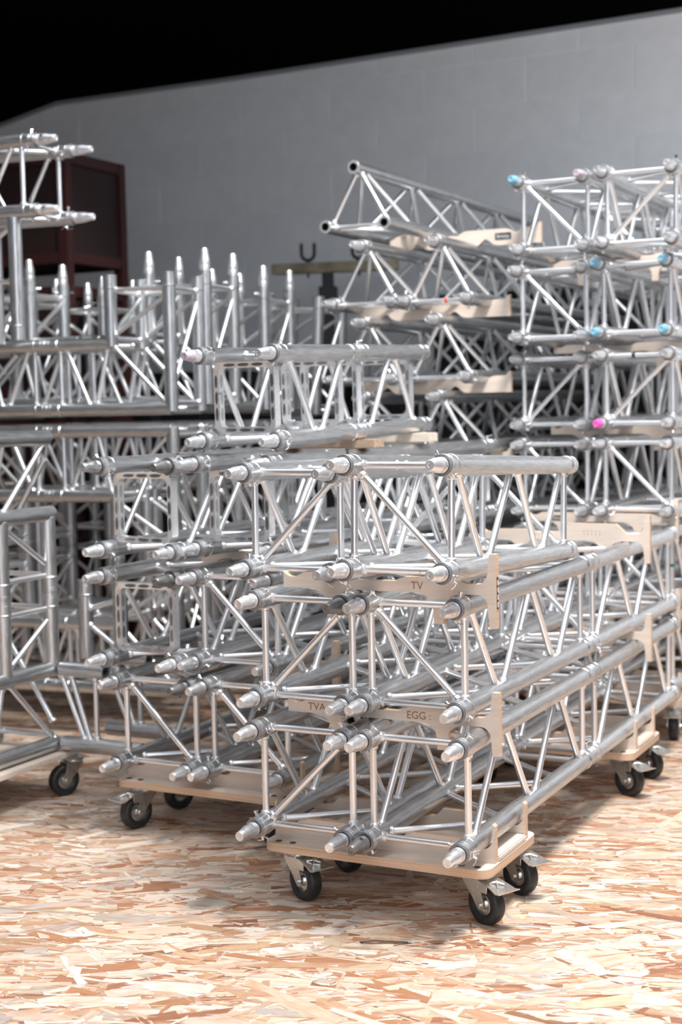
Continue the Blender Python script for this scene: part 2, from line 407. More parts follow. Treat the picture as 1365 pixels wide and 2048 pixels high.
# ------------------------------------------------------------------ plywood spacers
def arc(cx, cz, r, a0, a1, n=8):
    return [(cx + r * math.cos(math.radians(a0 + (a1 - a0) * i / n)), cz + r * math.sin(math.radians(a0 + (a1 - a0) * i / n))) for i in range(n + 1)]
def spacer_profile(ear=True, k=1.0, high=False):
    g = 0.0112
    p = [(0.02, -g), (0.02, g + 0.01), (0.035, g + 0.001), (0.05, g), (0.075, 0.021), (0.185, 0.021), (0.212, g), (0.322, g), (0.35, 0.021), (0.475, 0.021), (0.505, g)]
    if high: p = p[:6] + [(0.185, 0.021), (0.212, g), (0.285, g + 0.004), (0.315, 0.044), (0.470, 0.044), (0.505, g)]
    c = 0.533
    p += arc(c, 0.036, 0.0252, -90, 0) + [(c + 0.029, 0.072), (c + 0.046, 0.072), (c + 0.046, -0.078), (c + 0.029, -0.078)]
    p += arc(c, -0.036, 0.0252, 0, 90)[1:] if True else []
    p += [(0.49, -g), (0.468, -0.016), (0.452, -0.030), (0.447, -0.050), (0.447, -0.074), (0.422, -0.074), (0.422, -0.050), (0.417, -0.030), (0.401, -0.016), (0.38, -g),
          (0.205, -g), (0.186, -0.016), (0.170, -0.030), (0.165, -0.050), (0.165, -0.074), (0.140, -0.074), (0.140, -0.050), (0.135, -0.030), (0.119, -0.016), (0.098, -g)]
    return [(u, w * k) for u, w in p]
def text_part(par, s, size, mtx, m, name='engraved_lettering'):
    cu = bpy.data.curves.new(name, 'FONT'); cu.body = s; cu.size = size; cu.extrude = 0.0004; cu.align_x = 'CENTER'; cu.align_y = 'CENTER'
    tmp = bpy.data.objects.new('tmp', cu); COL.objects.link(tmp)
    dg = bpy.context.evaluated_depsgraph_get(); me = bpy.data.meshes.new_from_object(tmp.evaluated_get(dg))
    bpy.data.objects.remove(tmp)
    me.materials.clear(); me.materials.append(m)
    return link(name, me, par, mtx)
def spacer(label, pos, yaw, k=1.0, text=None, earlabel=False, mirror=False, group='plywood spacers between the truss layers', sticker=False, high=False):
    t = thing('truss_spacer', label, 'spacer', None, group=group, mtx=base_mtx(pos, yaw))
    key = ('sp', k, high)
    if key not in _c:
        bm = bmesh.new(); extrude_poly(bm, spacer_profile(True, k, high), 0, 0.018, mi_side=1)
        _c[key] = mesh('board', bm, [PLY, PLYE], ang=30)
    link('board', _c[key], t)
    if text:
        for s, u, w in text: text_part(t, s, 0.026, Matrix.Translation((u, -0.0003, w)) @ Matrix.Rotation(PI / 2, 4, 'X'), ENGR)
    if earlabel:
        bm = bmesh.new(); box(bm, 0.5792, 0.5796, 0.004, 0.014, -0.045, 0.030)
        st_ = link('sticker', mesh('sticker', bm, STICKHOLE), t)
        bm = bmesh.new()
        for i in range(4): box(bm, 0.5796, 0.5799, 0.0062, 0.0118, -0.040 + i * 0.017, -0.028 + i * 0.017, 0.0015)
        link('print', mesh('print', bm, STICKW), st_)
    if sticker:
        bm = bmesh.new(); box(bm, sticker - 0.028, sticker + 0.028, -0.0006, 0, -0.009, 0.011)
        st_ = link('sticker', mesh('sticker', bm, STICKHOLE), t)
        text_part(st_, 'limits', 0.020, Matrix.Translation((sticker, -0.0012, 0.001)) @ Matrix.Rotation(PI / 2, 4, 'X'), STICKW, 'lettering')
    return t
def wavy_spacer(label, pos, yaw, L=0.62, sticker=None):
    t = thing('truss_spacer', label, 'spacer', None, group='wavy plywood spacers of the triangular stack', mtx=base_mtx(pos, yaw))
    if 'wavy' not in _c:
        top, bot = [], []
        N = 70
        for i in range(N + 1):
            u = L * i / N
            dip = sum(math.exp(-((u - c) / 0.022) ** 2) for c in (0.0, 0.24, 0.28, 0.52))
            top.append((u, 0.030 - 0.016 * min(dip, 1)))
            dip2 = sum(math.exp(-((u - c) / 0.024) ** 2) for c in (0.12, 0.40))
            bot.append((u, -0.032 + 0.026 * min(dip2, 1)))
        top[-1] = (L, 0.046); top[-2] = (L - 0.012, 0.040)
        bm = bmesh.new(); extrude_poly(bm, top + bot[::-1], 0, 0.018, mi_side=1)
        _c['wavy'] = mesh('board', bm, [PLY, PLYE], ang=30)
    link('board', _c['wavy'], t)
    if sticker:
        bm = bmesh.new(); box(bm, sticker - 0.032, sticker + 0.032, -0.0006, 0, -0.012, 0.014)
        st_ = link('sticker', mesh('sticker', bm, STICKHOLE), t)
        text_part(st_, 'limits', 0.024, Matrix.Translation((sticker, -0.0012, 0.001)) @ Matrix.Rotation(PI / 2, 4, 'X'), STICKW, 'lettering')
    return t
# ------------------------------------------------------------------ casters and dollies
def caster_meshes():
    if 'tyre' in _c: return
    bm = bmesh.new()   # tyre: axis X
    lathe(bm, [(-0.011, 0.025), (-0.0155, 0.028), (-0.0172, 0.038), (-0.0162, 0.0460), (-0.011, 0.0495), (0, 0.050), (0.011, 0.0495), (0.0162, 0.0460), (0.0172, 0.038), (0.0155, 0.028), (0.011, 0.025)], 'X', 40, caps=False)
    _c['tyre'] = mesh('tyre', bm, RUBBER, ang=50)
    bm = bmesh.new()
    for s in (-1, 1):
        lathe(bm, [(s*0.002, 0.026), (s*0.0125, 0.0255), (s*0.013, 0.0235), (s*0.008, 0.021), (s*0.007, 0.014), (s*0.012, 0.011), (s*0.014, 0.009), (s*0.014, 0.0)], 'X', 28, caps=False)
    _c['hub'] = mesh('wheel_hub', bm, ZINC)
    # fork: swivel top plate, raceway and two cheeks; wheel centre at (0, -0.035, 0.05), swivel axis at y=0
    bm = bmesh.new()
    box(bm, -0.038, 0.038, -0.038, 0.038, 0.118, 0.121, 0.0012)
    lathe(bm, [(0.106, 0.020), (0.107, 0.030), (0.112, 0.034), (0.118, 0.032)], 'Z', 28)
    for s in (-1, 1):
        x0_, x1_ = s * 0.0200, s * 0.0225
        pts = [(0.022, 0.110), (0.024, 0.098), (-0.012, 0.060), (-0.022, 0.047)] + arc(-0.035, 0.050, 0.012, 200, 340, 8)[::1][::-1][0:0] + [(-0.030, 0.038), (-0.040, 0.038), (-0.048, 0.046), (-0.047, 0.058), (-0.040, 0.078), (-0.034, 0.104), (-0.028, 0.110)]
        extrude_poly(bm, pts, min(x0_, x1_), max(x0_, x1_), 'X')
    box(bm, -0.0215, 0.0215, -0.028, 0.022, 0.104, 0.110, 0.001)
    _c['fork'] = mesh('fork', bm, ZINC, ang=30)
    bm = bmesh.new()
    lathe(bm, [(-0.028, 0.0), (-0.028, 0.0045), (-0.0275, 0.0052), (-0.0225, 0.0056), (-0.0225, 0.0075), (-0.0215, 0.0075), (-0.0215, 0.004), (0.0215, 0.004), (0.0215, 0.0078), (0.026, 0.0074), (0.026, 0.0)], 'X', 14, origin=(0, -0.035, 0.05))
    _c['axle'] = mesh('axle_bolt', bm, ZINC)
    bm = bmesh.new()   # brake pedal: folded plate trailing over the wheel
    P = [(-0.022, 0.108), (-0.050, 0.108), (-0.080, 0.100), (-0.098, 0.094), (-0.112, 0.096)]
    w = [0.021, 0.026, 0.030, 0.033, 0.034]
    top = []; bot = []
    for (y, z), ww in zip(P, w):
        top.append((bm.verts.new((-ww, y, z)), bm.verts.new((ww, y, z)))); bot.append((bm.verts.new((-ww, y, z - 0.0022)), bm.verts.new((ww, y, z - 0.0022))))
    for i in range(4):
        bm.faces.new((top[i][0], top[i][1], top[i+1][1], top[i+1][0])); bm.faces.new((bot[i][0], bot[i+1][0], bot[i+1][1], bot[i][1]))
        bm.faces.new((top[i][0], top[i+1][0], bot[i+1][0], bot[i][0])); bm.faces.new((top[i][1], bot[i][1], bot[i+1][1], top[i+1][1]))
    bm.faces.new((top[0][0], bot[0][0], bot[0][1], top[0][1])); bm.faces.new((top[4][0], top[4][1], bot[4][1], bot[4][0]))
    lathe(bm, [(0.104, 0.006), (0.1095, 0.006), (0.1095, 0.0)], 'Z', 12, origin=(0.010, -0.062, 0))
    tube_path(bm, [(-0.012, -0.058, 0.1065), (0.0, -0.070, 0.109), (0.014, -0.080, 0.103)], 0.0022, 6)
    tube_path(bm, [(0.014, -0.056, 0.1065), (0.002, -0.066, 0.110), (-0.010, -0.084, 0.102)], 0.0022, 6)
    for s in (-1, 1): box(bm, s*0.0235-0.001, s*0.0235+0.001, -0.060, -0.026, 0.082, 0.107)
    _c['pedal'] = mesh('brake_pedal', bm, ZINC, ang=30)
def caster(par, x, y, ang, ztop=0.121, brake=True):
    """x, y in the dolly frame; ang: world-independent swivel angle of the trailing direction (0 = -y)"""
    caster_meshes()
    f = link('caster_fork', _c['fork'], par, Matrix.Translation((x, y, 0)) @ Matrix.Rotation(ang, 4, 'Z'))
    wm = Matrix.Translation((0, -0.035, 0.05))
    link('tyre', _c['tyre'], f, wm); link('wheel_hub', _c['hub'], f, wm); link('axle_bolt', _c['axle'], f)
    if brake: link('brake_pedal', _c['pedal'], f)
def rounded(x0_, x1_, y0_, y1_, r, n=6):
    p = []
    for cx, cy, a in ((x1_ - r, y0_ + r, -90), (x1_ - r, y1_ - r, 0), (x0_ + r, y1_ - r, 90), (x0_ + r, y0_ + r, 180)):
        p += arc(cx, cy, r, a, a + 90, n)
    return p
def dolly(label, pos, yaw, casters, w=0.60, d=0.33, x0_=-0.03, saddle=(0.06, 0.27), chords=(0, 0.24, 0.293, 0.533), brake=True, group='plywood truss dollies', zc=0.20, ang=0.9):
    t = thing('truss_dolly', label, 'dolly', None, group=group, mtx=base_mtx(pos, yaw))
    zb = 0.121; th = 0.021; zt = zb + th
    # board with oval hand holes (real holes, bridged)
    bm = bmesh.new()
    outer = rounded(x0_, x0_ + w, 0, d, 0.03)
    def ring(pts, z): 
        vs = [bm.verts.new((x, y, z)) for x, y in pts]; return vs
    holes = []
    for hx in (x0_ + w * 0.30, x0_ + w * 0.72):
        holes.append([(hx + 0.075 * math.cos(a), d * 0.5 + 0.028 * math.sin(a)) for a in [2*PI*i/24 for i in range(24)]])
    for z in (zb, zt):
        es = []
        for pts in [outer] + holes:
            vs = ring(pts, z)
            for i in range(len(vs)): es.append(bm.edges.new((vs[i], vs[(i+1) % len(vs)])))
        bmesh.ops.triangle_fill(bm, edges=es, use_beauty=True)
    bm.verts.ensure_lookup_table()
    N = [len(outer), 24, 24]; tot = sum(N); off = 0
    for n_ in N:
        for i in range(n_):
            j = (i + 1) % n_
            f = bm.faces.new((bm.verts[off+i], bm.verts[off+j], bm.verts[tot+off+j], bm.verts[tot+off+i])); f.material_index = 1
        off += n_
    link('board', mesh('board', bm, [PLY, PLYE], ang=30), t)
    # saddles: two upright plates that cradle the lower chords
    for sy in saddle:
        c = chords; h = zc - zt; p = [(x0_ + 0.005, zt), (x0_ + 0.005, zc + 0.03), (x0_ + 0.012, zc + 0.036)]
        g = zc - 0.0250
        p += arc(c[0], zc, 0.0255, 180, 270, 6)
        p += [(c[0] + 0.03, g), (c[0] + 0.05, zc - 0.005), (c[1] - 0.05, zc - 0.005), (c[1] - 0.03, g), (c[2] + 0.03, g), (c[2] + 0.05, zc - 0.005), (c[3] - 0.05, zc - 0.005), (c[3] - 0.028, g)]
        p += arc(c[3], zc, 0.0255, 270, 360, 6)
        p += [(x0_ + w - 0.012, zc + 0.036), (x0_ + w - 0.005, zc + 0.03), (x0_ + w - 0.005, zt)]
        bm = bmesh.new(); extrude_poly(bm, p, sy, sy + 0.018, mi_side=1)
        link('saddle', mesh('saddle', bm, [PLY, PLYE], ang=30), t)
    for sx in (x0_ + w - 0.045, x0_ + w - 0.03):
        pass
    bm = bmesh.new(); box(bm, x0_ + w - 0.085, x0_ + w - 0.001, saddle[0] + 0.018, saddle[1], zt, zt + 0.014, 0.003)
    link('cross_rail', mesh('cross_rail', bm, PLY), t)
    bm = bmesh.new(); box(bm, x0_ + 0.001, x0_ + 0.085, saddle[0] + 0.018, saddle[1], zt, zt + 0.014, 0.003)
    link('cross_rail', mesh('cross_rail', bm, PLY), t)
    if 'screw' not in _c:
        bm = bmesh.new(); lathe(bm, [(0, 0.0085), (0.0012, 0.0085), (0.0018, 0.006), (0.0018, 0.003), (0.0006, 0.002), (0.0006, 0)], 'Z', 12); _c['screw'] = mesh('screw', bm, SCREW)
    for sx in (x0_ + 0.035, x0_ + 0.075, x0_ + w - 0.075, x0_ + w - 0.035):
        for sy in (0.022, d - 0.022): link('screw', _c['screw'], t, Matrix.Translation((sx, sy, zt)))
    for (cx, cy) in casters: caster(t, cx, cy, ang, brake=brake)
    return t
# ------------------------------------------------------------------ setting
A26 = math.radians(26.8)
AX = Vector((math.sin(A26), math.cos(A26), 0)); RX = Vector((math.cos(A26), -math.sin(A26), 0))
AW = math.radians(27.2)
WP = Vector((-0.521, 8.4, 0)); WA = Vector((math.sin(AW), math.cos(AW), 0)); WR = Vector((math.cos(AW), -math.sin(AW), 0))
# floor
bm = bmesh.new(); bmesh.ops.create_grid(bm, x_segments=2, y_segments=2, size=1)
for v in bm.verts: v.co = Vector((v.co.x * 7, v.co.y * 7 + 4.5, 0))
FLOORM = mat('strand_board_base', (0.62, 0.44, 0.29), 0.7, 0, 0.3, (10, 40, 10))
floor = link('floor', mesh('floor', bm, FLOORM, smooth=False)); tag(floor, 'strand board floor of pale and orange wood flakes', None, None, 'structure')
def flakes():
    rng = np.random.default_rng(5)
    V, Fc, colr, uv = [], [], [], []
    pal = np.array([(0.65, 0.52, 0.41), (0.58, 0.43, 0.32), (0.70, 0.60, 0.51), (0.48, 0.29, 0.18), (0.40, 0.19, 0.10), (0.62, 0.49, 0.39), (0.30, 0.13, 0.07), (0.45, 0.38, 0.33), (0.74, 0.67, 0.60), (0.50, 0.32, 0.21)])
    wts = np.array([.18, .15, .16, .13, .10, .10, .04, .04, .09, .06]); wts /= wts.sum()
    def emit(n, xr, yr, lm, wm, zlo, zhi):
        x = rng.uniform(*xr, n); y = rng.uniform(*yr, n)
        L = np.clip(rng.lognormal(math.log(lm), 0.42, n), 0.03, 0.30) / 2
        Wd = np.clip(rng.lognormal(math.log(wm), 0.55, n), 0.003, 0.05) / 2
        th = rng.normal(0.0, 0.34, n) + np.where(rng.random(n) < 0.07, rng.uniform(-1.5, 1.5, n), 0) - 0.10
        z = rng.uniform(zlo, zhi, n); ci = rng.choice(len(pal), n, p=wts)
        cc = pal[ci] * rng.uniform(0.86, 1.10, (n, 1)) * (1 + rng.normal(0, 0.02, (n, 3)))
        tmpl = np.array([(-1, -.9), (-.35, -1), (.4, -.95), (1, -.8), (1.0, .85), (.3, 1.0), (-.45, .92), (-1.0, .9)])
        T = tmpl[None] + rng.normal(0, 0.13, (n, 8, 2)) * np.array([0.55, 1.0])
        px = T[..., 0] * L[:, None]; py = T[..., 1] * Wd[:, None]
        cx, sx = np.cos(th)[:, None], np.sin(th)[:, None]
        X = x[:, None] + px * cx - py * sx; Y = y[:, None] + px * sx + py * cx
        tx, ty = rng.normal(0, 0.00022, n), rng.normal(0, 0.00022, n)
        Z = np.clip(z[:, None] + T[..., 0] * tx[:, None] + T[..., 1] * ty[:, None], 0.0001, 0.0030)
        V.append(np.stack([X, Y, Z], -1).reshape(-1, 3)); colr.append(cc)
        u_ = np.stack([px + rng.uniform(0, 50, n)[:, None], py + rng.uniform(0, 50, n)[:, None]], -1); uv.append(u_.reshape(-1, 2))
    emit(15000, (-1.7, 2.0), (2.3, 5.6), 0.150, 0.024, 0.0002, 0.0012)
    emit(16000, (-1.7, 2.0), (2.3, 5.6), 0.070, 0.007, 0.0003, 0.0013)
    emit(22000, (-3.2, 4.2), (5.3, 9.5), 0.11, 0.022, 0.0002, 0.0012)
    emit(20000, (-3.5, 4.2), (0.8, 2.4), 0.11, 0.022, 0.0002, 0.0012)
    emit(12000, (-3.5, -1.6), (2.3, 5.6), 0.11, 0.022, 0.0002, 0.0012)
    emit(12000, (1.9, 4.2), (2.3, 5.6), 0.11, 0.022, 0.0002, 0.0012)
    emit(1100, (-1.7, 2.0), (2.3, 5.6), 0.12, 0.030, 0.0011, 0.0015)
    V_ = np.concatenate(V); n = len(V_) // 8; cols = np.clip(np.concatenate(colr), 0, 1); U = np.concatenate(uv)
    me = bpy.data.meshes.new('wood_flakes')
    me.vertices.add(n * 8); me.vertices.foreach_set('co', V_.astype(np.float32).ravel())
    me.loops.add(n * 8); me.loops.foreach_set('vertex_index', np.arange(n * 8, dtype=np.int32))
    me.polygons.add(n); me.polygons.foreach_set('loop_start', np.arange(0, n * 8, 8, dtype=np.int32))
    me.update(calc_edges=True)
    at = me.attributes.new('flake', 'FLOAT_COLOR', 'FACE')
    at.data.foreach_set('color', np.concatenate([cols, np.ones((n, 1))], 1).astype(np.float32).ravel())
    ul = me.uv_layers.new(name='grain'); ul.data.foreach_set('uv', U.astype(np.float32).ravel())
    m = bpy.data.materials.new('wood_flake'); m.use_nodes = True; nt = m.node_tree; nn = nt.nodes; l = nt.links; b = nn['Principled BSDF']
    b.inputs['Roughness'].default_value = 0.62
    a = nn.new('ShaderNodeAttribute'); a.attribute_name = 'flake'
    uvn = nn.new('ShaderNodeUVMap'); uvn.uv_map = 'grain'; mp = nn.new('ShaderNodeMapping'); mp.inputs['Scale'].default_value = (14, 420, 1)
    l.new(uvn.outputs[0], mp.inputs[0]); no = nn.new('ShaderNodeTexNoise'); no.inputs['Scale'].default_value = 1; no.inputs['Detail'].default_value = 4; no.inputs['Roughness'].default_value = 0.7; l.new(mp.outputs[0], no.inputs['Vector'])
    mr = nn.new('ShaderNodeMapRange'); l.new(no.outputs['Fac'], mr.inputs[0]); mr.inputs[1].default_value = .3; mr.inputs[2].default_value = .7; mr.inputs[3].default_value = 0.72; mr.inputs[4].default_value = 1.10
    mp2 = nn.new('ShaderNodeMapping'); mp2.inputs['Scale'].default_value = (18, 45, 1); l.new(uvn.outputs[0], mp2.inputs[0]); n2 = nn.new('ShaderNodeTexNoise'); n2.inputs['Scale'].default_value = 1; n2.inputs['Detail'].default_value = 3; l.new(mp2.outputs[0], n2.inputs['Vector'])
    mr2 = nn.new('ShaderNodeMapRange'); l.new(n2.outputs['Fac'], mr2.inputs[0]); mr2.inputs[1].default_value = .45; mr2.inputs[2].default_value = .75; mr2.inputs[3].default_value = 0; mr2.inputs[4].default_value = 0.75
    mu = nn.new('ShaderNodeMix'); mu.data_type = 'RGBA'; mu.blend_type = 'MULTIPLY'; mu.inputs[0].default_value = 1; l.new(a.outputs['Color'], mu.inputs[6]); l.new(mr.outputs[0], mu.inputs[7])
    m2 = nn.new('ShaderNodeMix'); m2.data_type = 'RGBA'; m2.blend_type = 'MULTIPLY'; l.new(mr2.outputs[0], m2.inputs[0]); l.new(mu.outputs[2], m2.inputs[6]); m2.inputs[7].default_value = (0.86, 0.60, 0.42, 1)
    l.new(m2.outputs[2], b.inputs['Base Color'])
    bp = nn.new('ShaderNodeBump'); bp.inputs['Strength'].default_value = 0.2; bp.inputs['Distance'].default_value = 0.0006; l.new(no.outputs['Fac'], bp.inputs['Height']); l.new(bp.outputs[0], b.inputs['Normal'])
    me.materials.append(m)
    o = link('wood_flakes', me, floor); o['kind'] = 'stuff'
flakes()
# wall of painted blocks, its top following the roof line
def wall():
    s0, s1 = -3.6, 4.8
    def top(s): return 3.085 + 0.012 * max(s, 0) if s > -1.285 else 3.085 + 0.195 * (s + 1.285)
    mt = Matrix.Translation(WP) @ Matrix.Rotation(-AW, 4, 'Z')
    bm = bmesh.new()
    extrude_poly(bm, [(s0, 0), (s1, 0), (s1, top(s1)), (0, top(0)), (-1.285, top(-1.285)), (s0, top(s0))], 0.004, 0.20)
    w = link('wall_back', mesh('wall_back', bm, JOINT, smooth=False)); w.matrix_world = mt
    tag(w, 'grey painted concrete block wall behind the stacks', None, None, 'structure')
    bl, ch = 0.565, 0.225
    rng = random.Random(3); cache = {}
    r = 0; z = 2.755
    rows = []
    zz = 2.755 - ch * 13
    k = 0
    while zz < 3.3:
        rows.append((k, zz)); zz += ch; k += 1
    for k, zz in rows:
        off = 0.003 if (k % 2 == 1) else 0.003 + bl / 2
        s = off - bl * 7
        while s < s1:
            a, b = max(s, s0) + 0.003, min(s + bl, s1) - 0.003
            z0, z1 = max(zz, 0.0) + 0.003, zz + ch - 0.003
            t_ = min(top(a), top(b))
            if z0 > t_ - 0.03 or b - a < 0.05 or z1 < 0.02: s += bl; continue
            z1 = min(z1, t_ - 0.006)
            key = (round(b - a, 3), round(z1 - z0, 3), rng.randrange(2))
            if key not in cache:
                bm = bmesh.new(); box(bm, 0, key[0], 0, 0.010, 0, key[1], 0.0016); cache[key] = mesh('block', bm, WALLM)
            link('block', cache[key], w, Matrix.Translation((a, 0.0008 + rng.uniform(-0.0008, 0.0006), z0)))
            s += bl
    # trim where wall meets ceiling
    bm = bmesh.new()
    P = [(-3.6, top(-3.6)), (-1.285, top(-1.285)), (0, top(0)), (s1, top(s1))]
    extrude_poly(bm, P + [(s, z - 0.022) for s, z in P[::-1]], -0.014, 0.003)
    tr = link('trim_1', mesh('trim_1', bm, TRIMM, smooth=False)); tr.matrix_world = mt
    tag(tr, 'thin grey strip along the top of the block wall', None, None, 'structure')
    # black ceiling slab over the rear, kinked down at the left
    bm = bmesh.new()
    P = [(-3.6, top(-3.6) + 0.001), (-1.285, top(-1.285) + 0.001), (0, top(0) + .001), (s1, top(s1) + 0.001)]
    extrude_poly(bm, P + [(s, z + 0.25) for s, z in P[::-1]], -1, 0.2)
    for v in bm.verts:
        if v.co.y < 0: # front edge of the ceiling runs straight across the hall
            v.co.y = (5.35 - WP.y + math.sin(AW) * v.co.x) / math.cos(AW)
    ce = link('ceiling', mesh('ceiling', bm, BLACK, smooth=False)); ce.matrix_world = mt
    tag(ce, 'black ceiling over the rear of the store', None, None, 'structure')
wall()
def slab(name, label, x0_, x1_, y0_, y1_, z0_, z1_, m):
    bm = bmesh.new(); box(bm, x0_, x1_, y0_, y1_, z0_, z1_)
    return tag(link(name, mesh(name, bm, m, smooth=False)), label, None, None, 'structure')
slab('wall_left_unseen', 'unseen dark wall left of the store, added to darken reflections', -4.3, -4.1, -2.6, 11.2, 0, 5.0, DARKW)  # unseen side wall, added so the tubes reflect darkness
slab('wall_right_unseen', 'unseen dark wall right of the store, added to darken reflections', 3.5, 3.7, -1.8, 6.05, 0, 4.6, DARKW)  # unseen, closed to keep bright reflections off the rear tubes
slab('wall_front_blocker', 'added light-blocking wall behind the camera, left of the loading door', -4.3, -1.5, -1.8, -1.6, 0, 5.0, DARKW)  # added on the camera side to cut low light under the dollies
slab('wall_front_blocker', 'added light-blocking wall behind the camera, right of the loading door', 2.0, 3.7, -1.8, -1.6, 0, 5.0, DARKW)  # right half of the added light block
slab('ceiling_shade_left', 'added dark roof piece shading the left of the hall', -4.3, -2.4, -2.6, 5.6, 4.6, 4.8, BLACK)  # unseen roof piece, added to darken the left of the block wall
# ------------------------------------------------------------------ front stack (A)
def P(o, u, v, z, yaw=26.8):
    a = math.radians(yaw)
    return Vector((o[0] + u * math.cos(a) + v * math.sin(a), o[1] - u * math.sin(a) + v * math.cos(a), z))
GA = 'box trusses on the front dolly stack'
box_truss('bottom left box truss of the front stack, resting on the near dolly', GA, (-0.226, 3.491, 0.200), 26.6, [1, 1], (1, 0), '/')
box_truss('bottom right box truss of the front stack, directly above the nearest caster', GA, (0.038, 3.362, 0.200), 26.5, [1, 1], (0, 0), None, tips='dnnn')
box_truss('middle left box truss of the front stack with one dark tip, second layer', GA, (-0.220, 3.537, 0.512), 26.85, [1, 1], (1, 0), '/', tips='nnnd')
box_truss('middle right box truss of the front stack, long two-part truss of the second layer', GA, (0.040, 3.424, 0.512), 26.85, [1, 1], (1, 0), '\\')
box_truss('top left short box truss of the front stack', GA, (-0.244, 3.611, 0.820), 26.6, [1], (1,), '/', pitch=-1.0)
box_truss('top right short box truss of the front stack, tilted slightly down to the rear', GA, (0.003, 3.320, 0.846), 25.2, [1], (1,), '\\', pitch=-2.55)
OA = (-0.224, 3.485)
spacer('plywood spacer with engraved letters under the second layer, near end of the front stack', P(OA, 0, 0.145, 0.476), 26.8, 1.0, [('TVA', 0.10, 0.0045), ('EGG :', 0.375, 0.0035)])
spacer('plywood spacer with a dark sticker under the top layer, near end of the front stack', P(OA, 0.0, 0.135, 0.790), 26.8, 1.15, [('TV', 0.38, 0.003)], earlabel=True)
spacer('plain plywood spacer under the second layer, far end of the front stack', P(OA, 0.0, 1.50, 0.476), 26.8, 1.0)
spacer('pale plywood spacer lying exposed on the far end of the front stack', P(OA, 0.0, 1.49, 0.788), 26.8, 1.0, [(': : : : :', 0.392, 0.016)], high=True)
dolly('near plywood dolly of the front stack with four braked black casters', P(OA, 0, 0.085, 0), 26.8, [(0.043, 0.045), (0.040, 0.285), (0.515, 0.065), (0.516, 0.295)], ang=1.12, d=0.345)
dolly('far plywood dolly under the rear of the front stack', P(OA, 0, 1.31, 0), 26.8, [(0.043, 0.045), (0.040, 0.285), (0.515, 0.065), (0.516, 0.295)], ang=1.12, d=0.345)
# ------------------------------------------------------------------ middle stack (B)
GB = 'box trusses on the middle dolly stack'
yb = 27.3
box_truss('bottom left box truss of the middle stack, above the caster left of the front stack', GB, (-0.665, 4.179, 0.200), yb, [1, 1], (1, 1), '\\', tips='nnnd')
box_truss('bottom right box truss of the middle stack, half hidden behind the front stack', GB, (-0.400, 4.060, 0.200), yb, [1, 1], (1, 1), '\\')
box_truss('left truss of the middle stack\'s second layer, with dimpled flat end frame', GB, (-0.696, 4.175, 0.506), yb, [1, 1], (1, 0), strip=True, tips='nnnd')
box_truss('right truss of the second layer of the middle stack, with round diagonal end brace', GB, (-0.423, 4.094, 0.506), yb, [1, 1], (0, 0), '\\')
box_truss('left truss of the middle stack\'s third layer, with dimpled flat end frame', GB, (-0.690, 4.161, 0.823), 28.0, [1, 1], (0, 0), strip=True, tips='nnhd')
box_truss('longest truss, top right of the middle stack, reaching right behind the front stack', GB, (-0.412, 4.11, 0.826), 29.3, [1.5, 1], (0, 0), strip=True)
box_truss('short box truss lying alone on timbers on top of the middle stack', GB, (-0.391, 4.143, 1.129), 27.97, [0.5, 0.5], (1, 0), strip=True, pitch=1.45, tips='nnpn')
OB = (-0.668, 4.180)
spacer('plywood spacer under the second layer of the middle stack', P(OB, 0, 0.30, 0.471), yb)
spacer('plywood spacer under the third layer of the middle stack', P(OB, 0, 0.30, 0.785), yb)
spacer('plywood spacer at the rear of the second layer of the middle stack', P(OB, 0, 1.6, 0.471), yb)
dolly('near plywood dolly of the middle stack, edge and caster showing left of the front stack', P(OB, 0, 0.035, 0), yb, [(0.045, 0.045), (0.045, 0.27), (0.525, 0.045), (0.525, 0.27)], ang=-0.32)
dolly('far plywood dolly under the rear of the middle stack', P(OB, 0, 1.5, 0), yb, [(0.045, 0.045), (0.045, 0.27), (0.525, 0.045), (0.525, 0.27)], ang=-0.32)
def timber(label, p, yaw, L, m, w=0.05, h=0.024):
    bm = bmesh.new(); box(bm, 0, L, 0, w, 0, h, 0.002)
    o = link('timber_batten', mesh('timber_batten', bm, m)); o.matrix_world = base_mtx(p, yaw)
    return tag(o, label, 'timber', 'timber battens under the top truss')
OB4 = (-0.391, 4.143)
timber('weathered brown timber batten under the middle of the short top truss', P(OB4, -0.05, 0.46, 1.092, 28), 28, 0.365, OLDW, 0.07, 0.026)
timber('pale timber batten under the far end of the short top truss', P(OB4, -0.05, 0.86, 1.098, 28), 28, 0.365, PALEW, 0.07, 0.030)
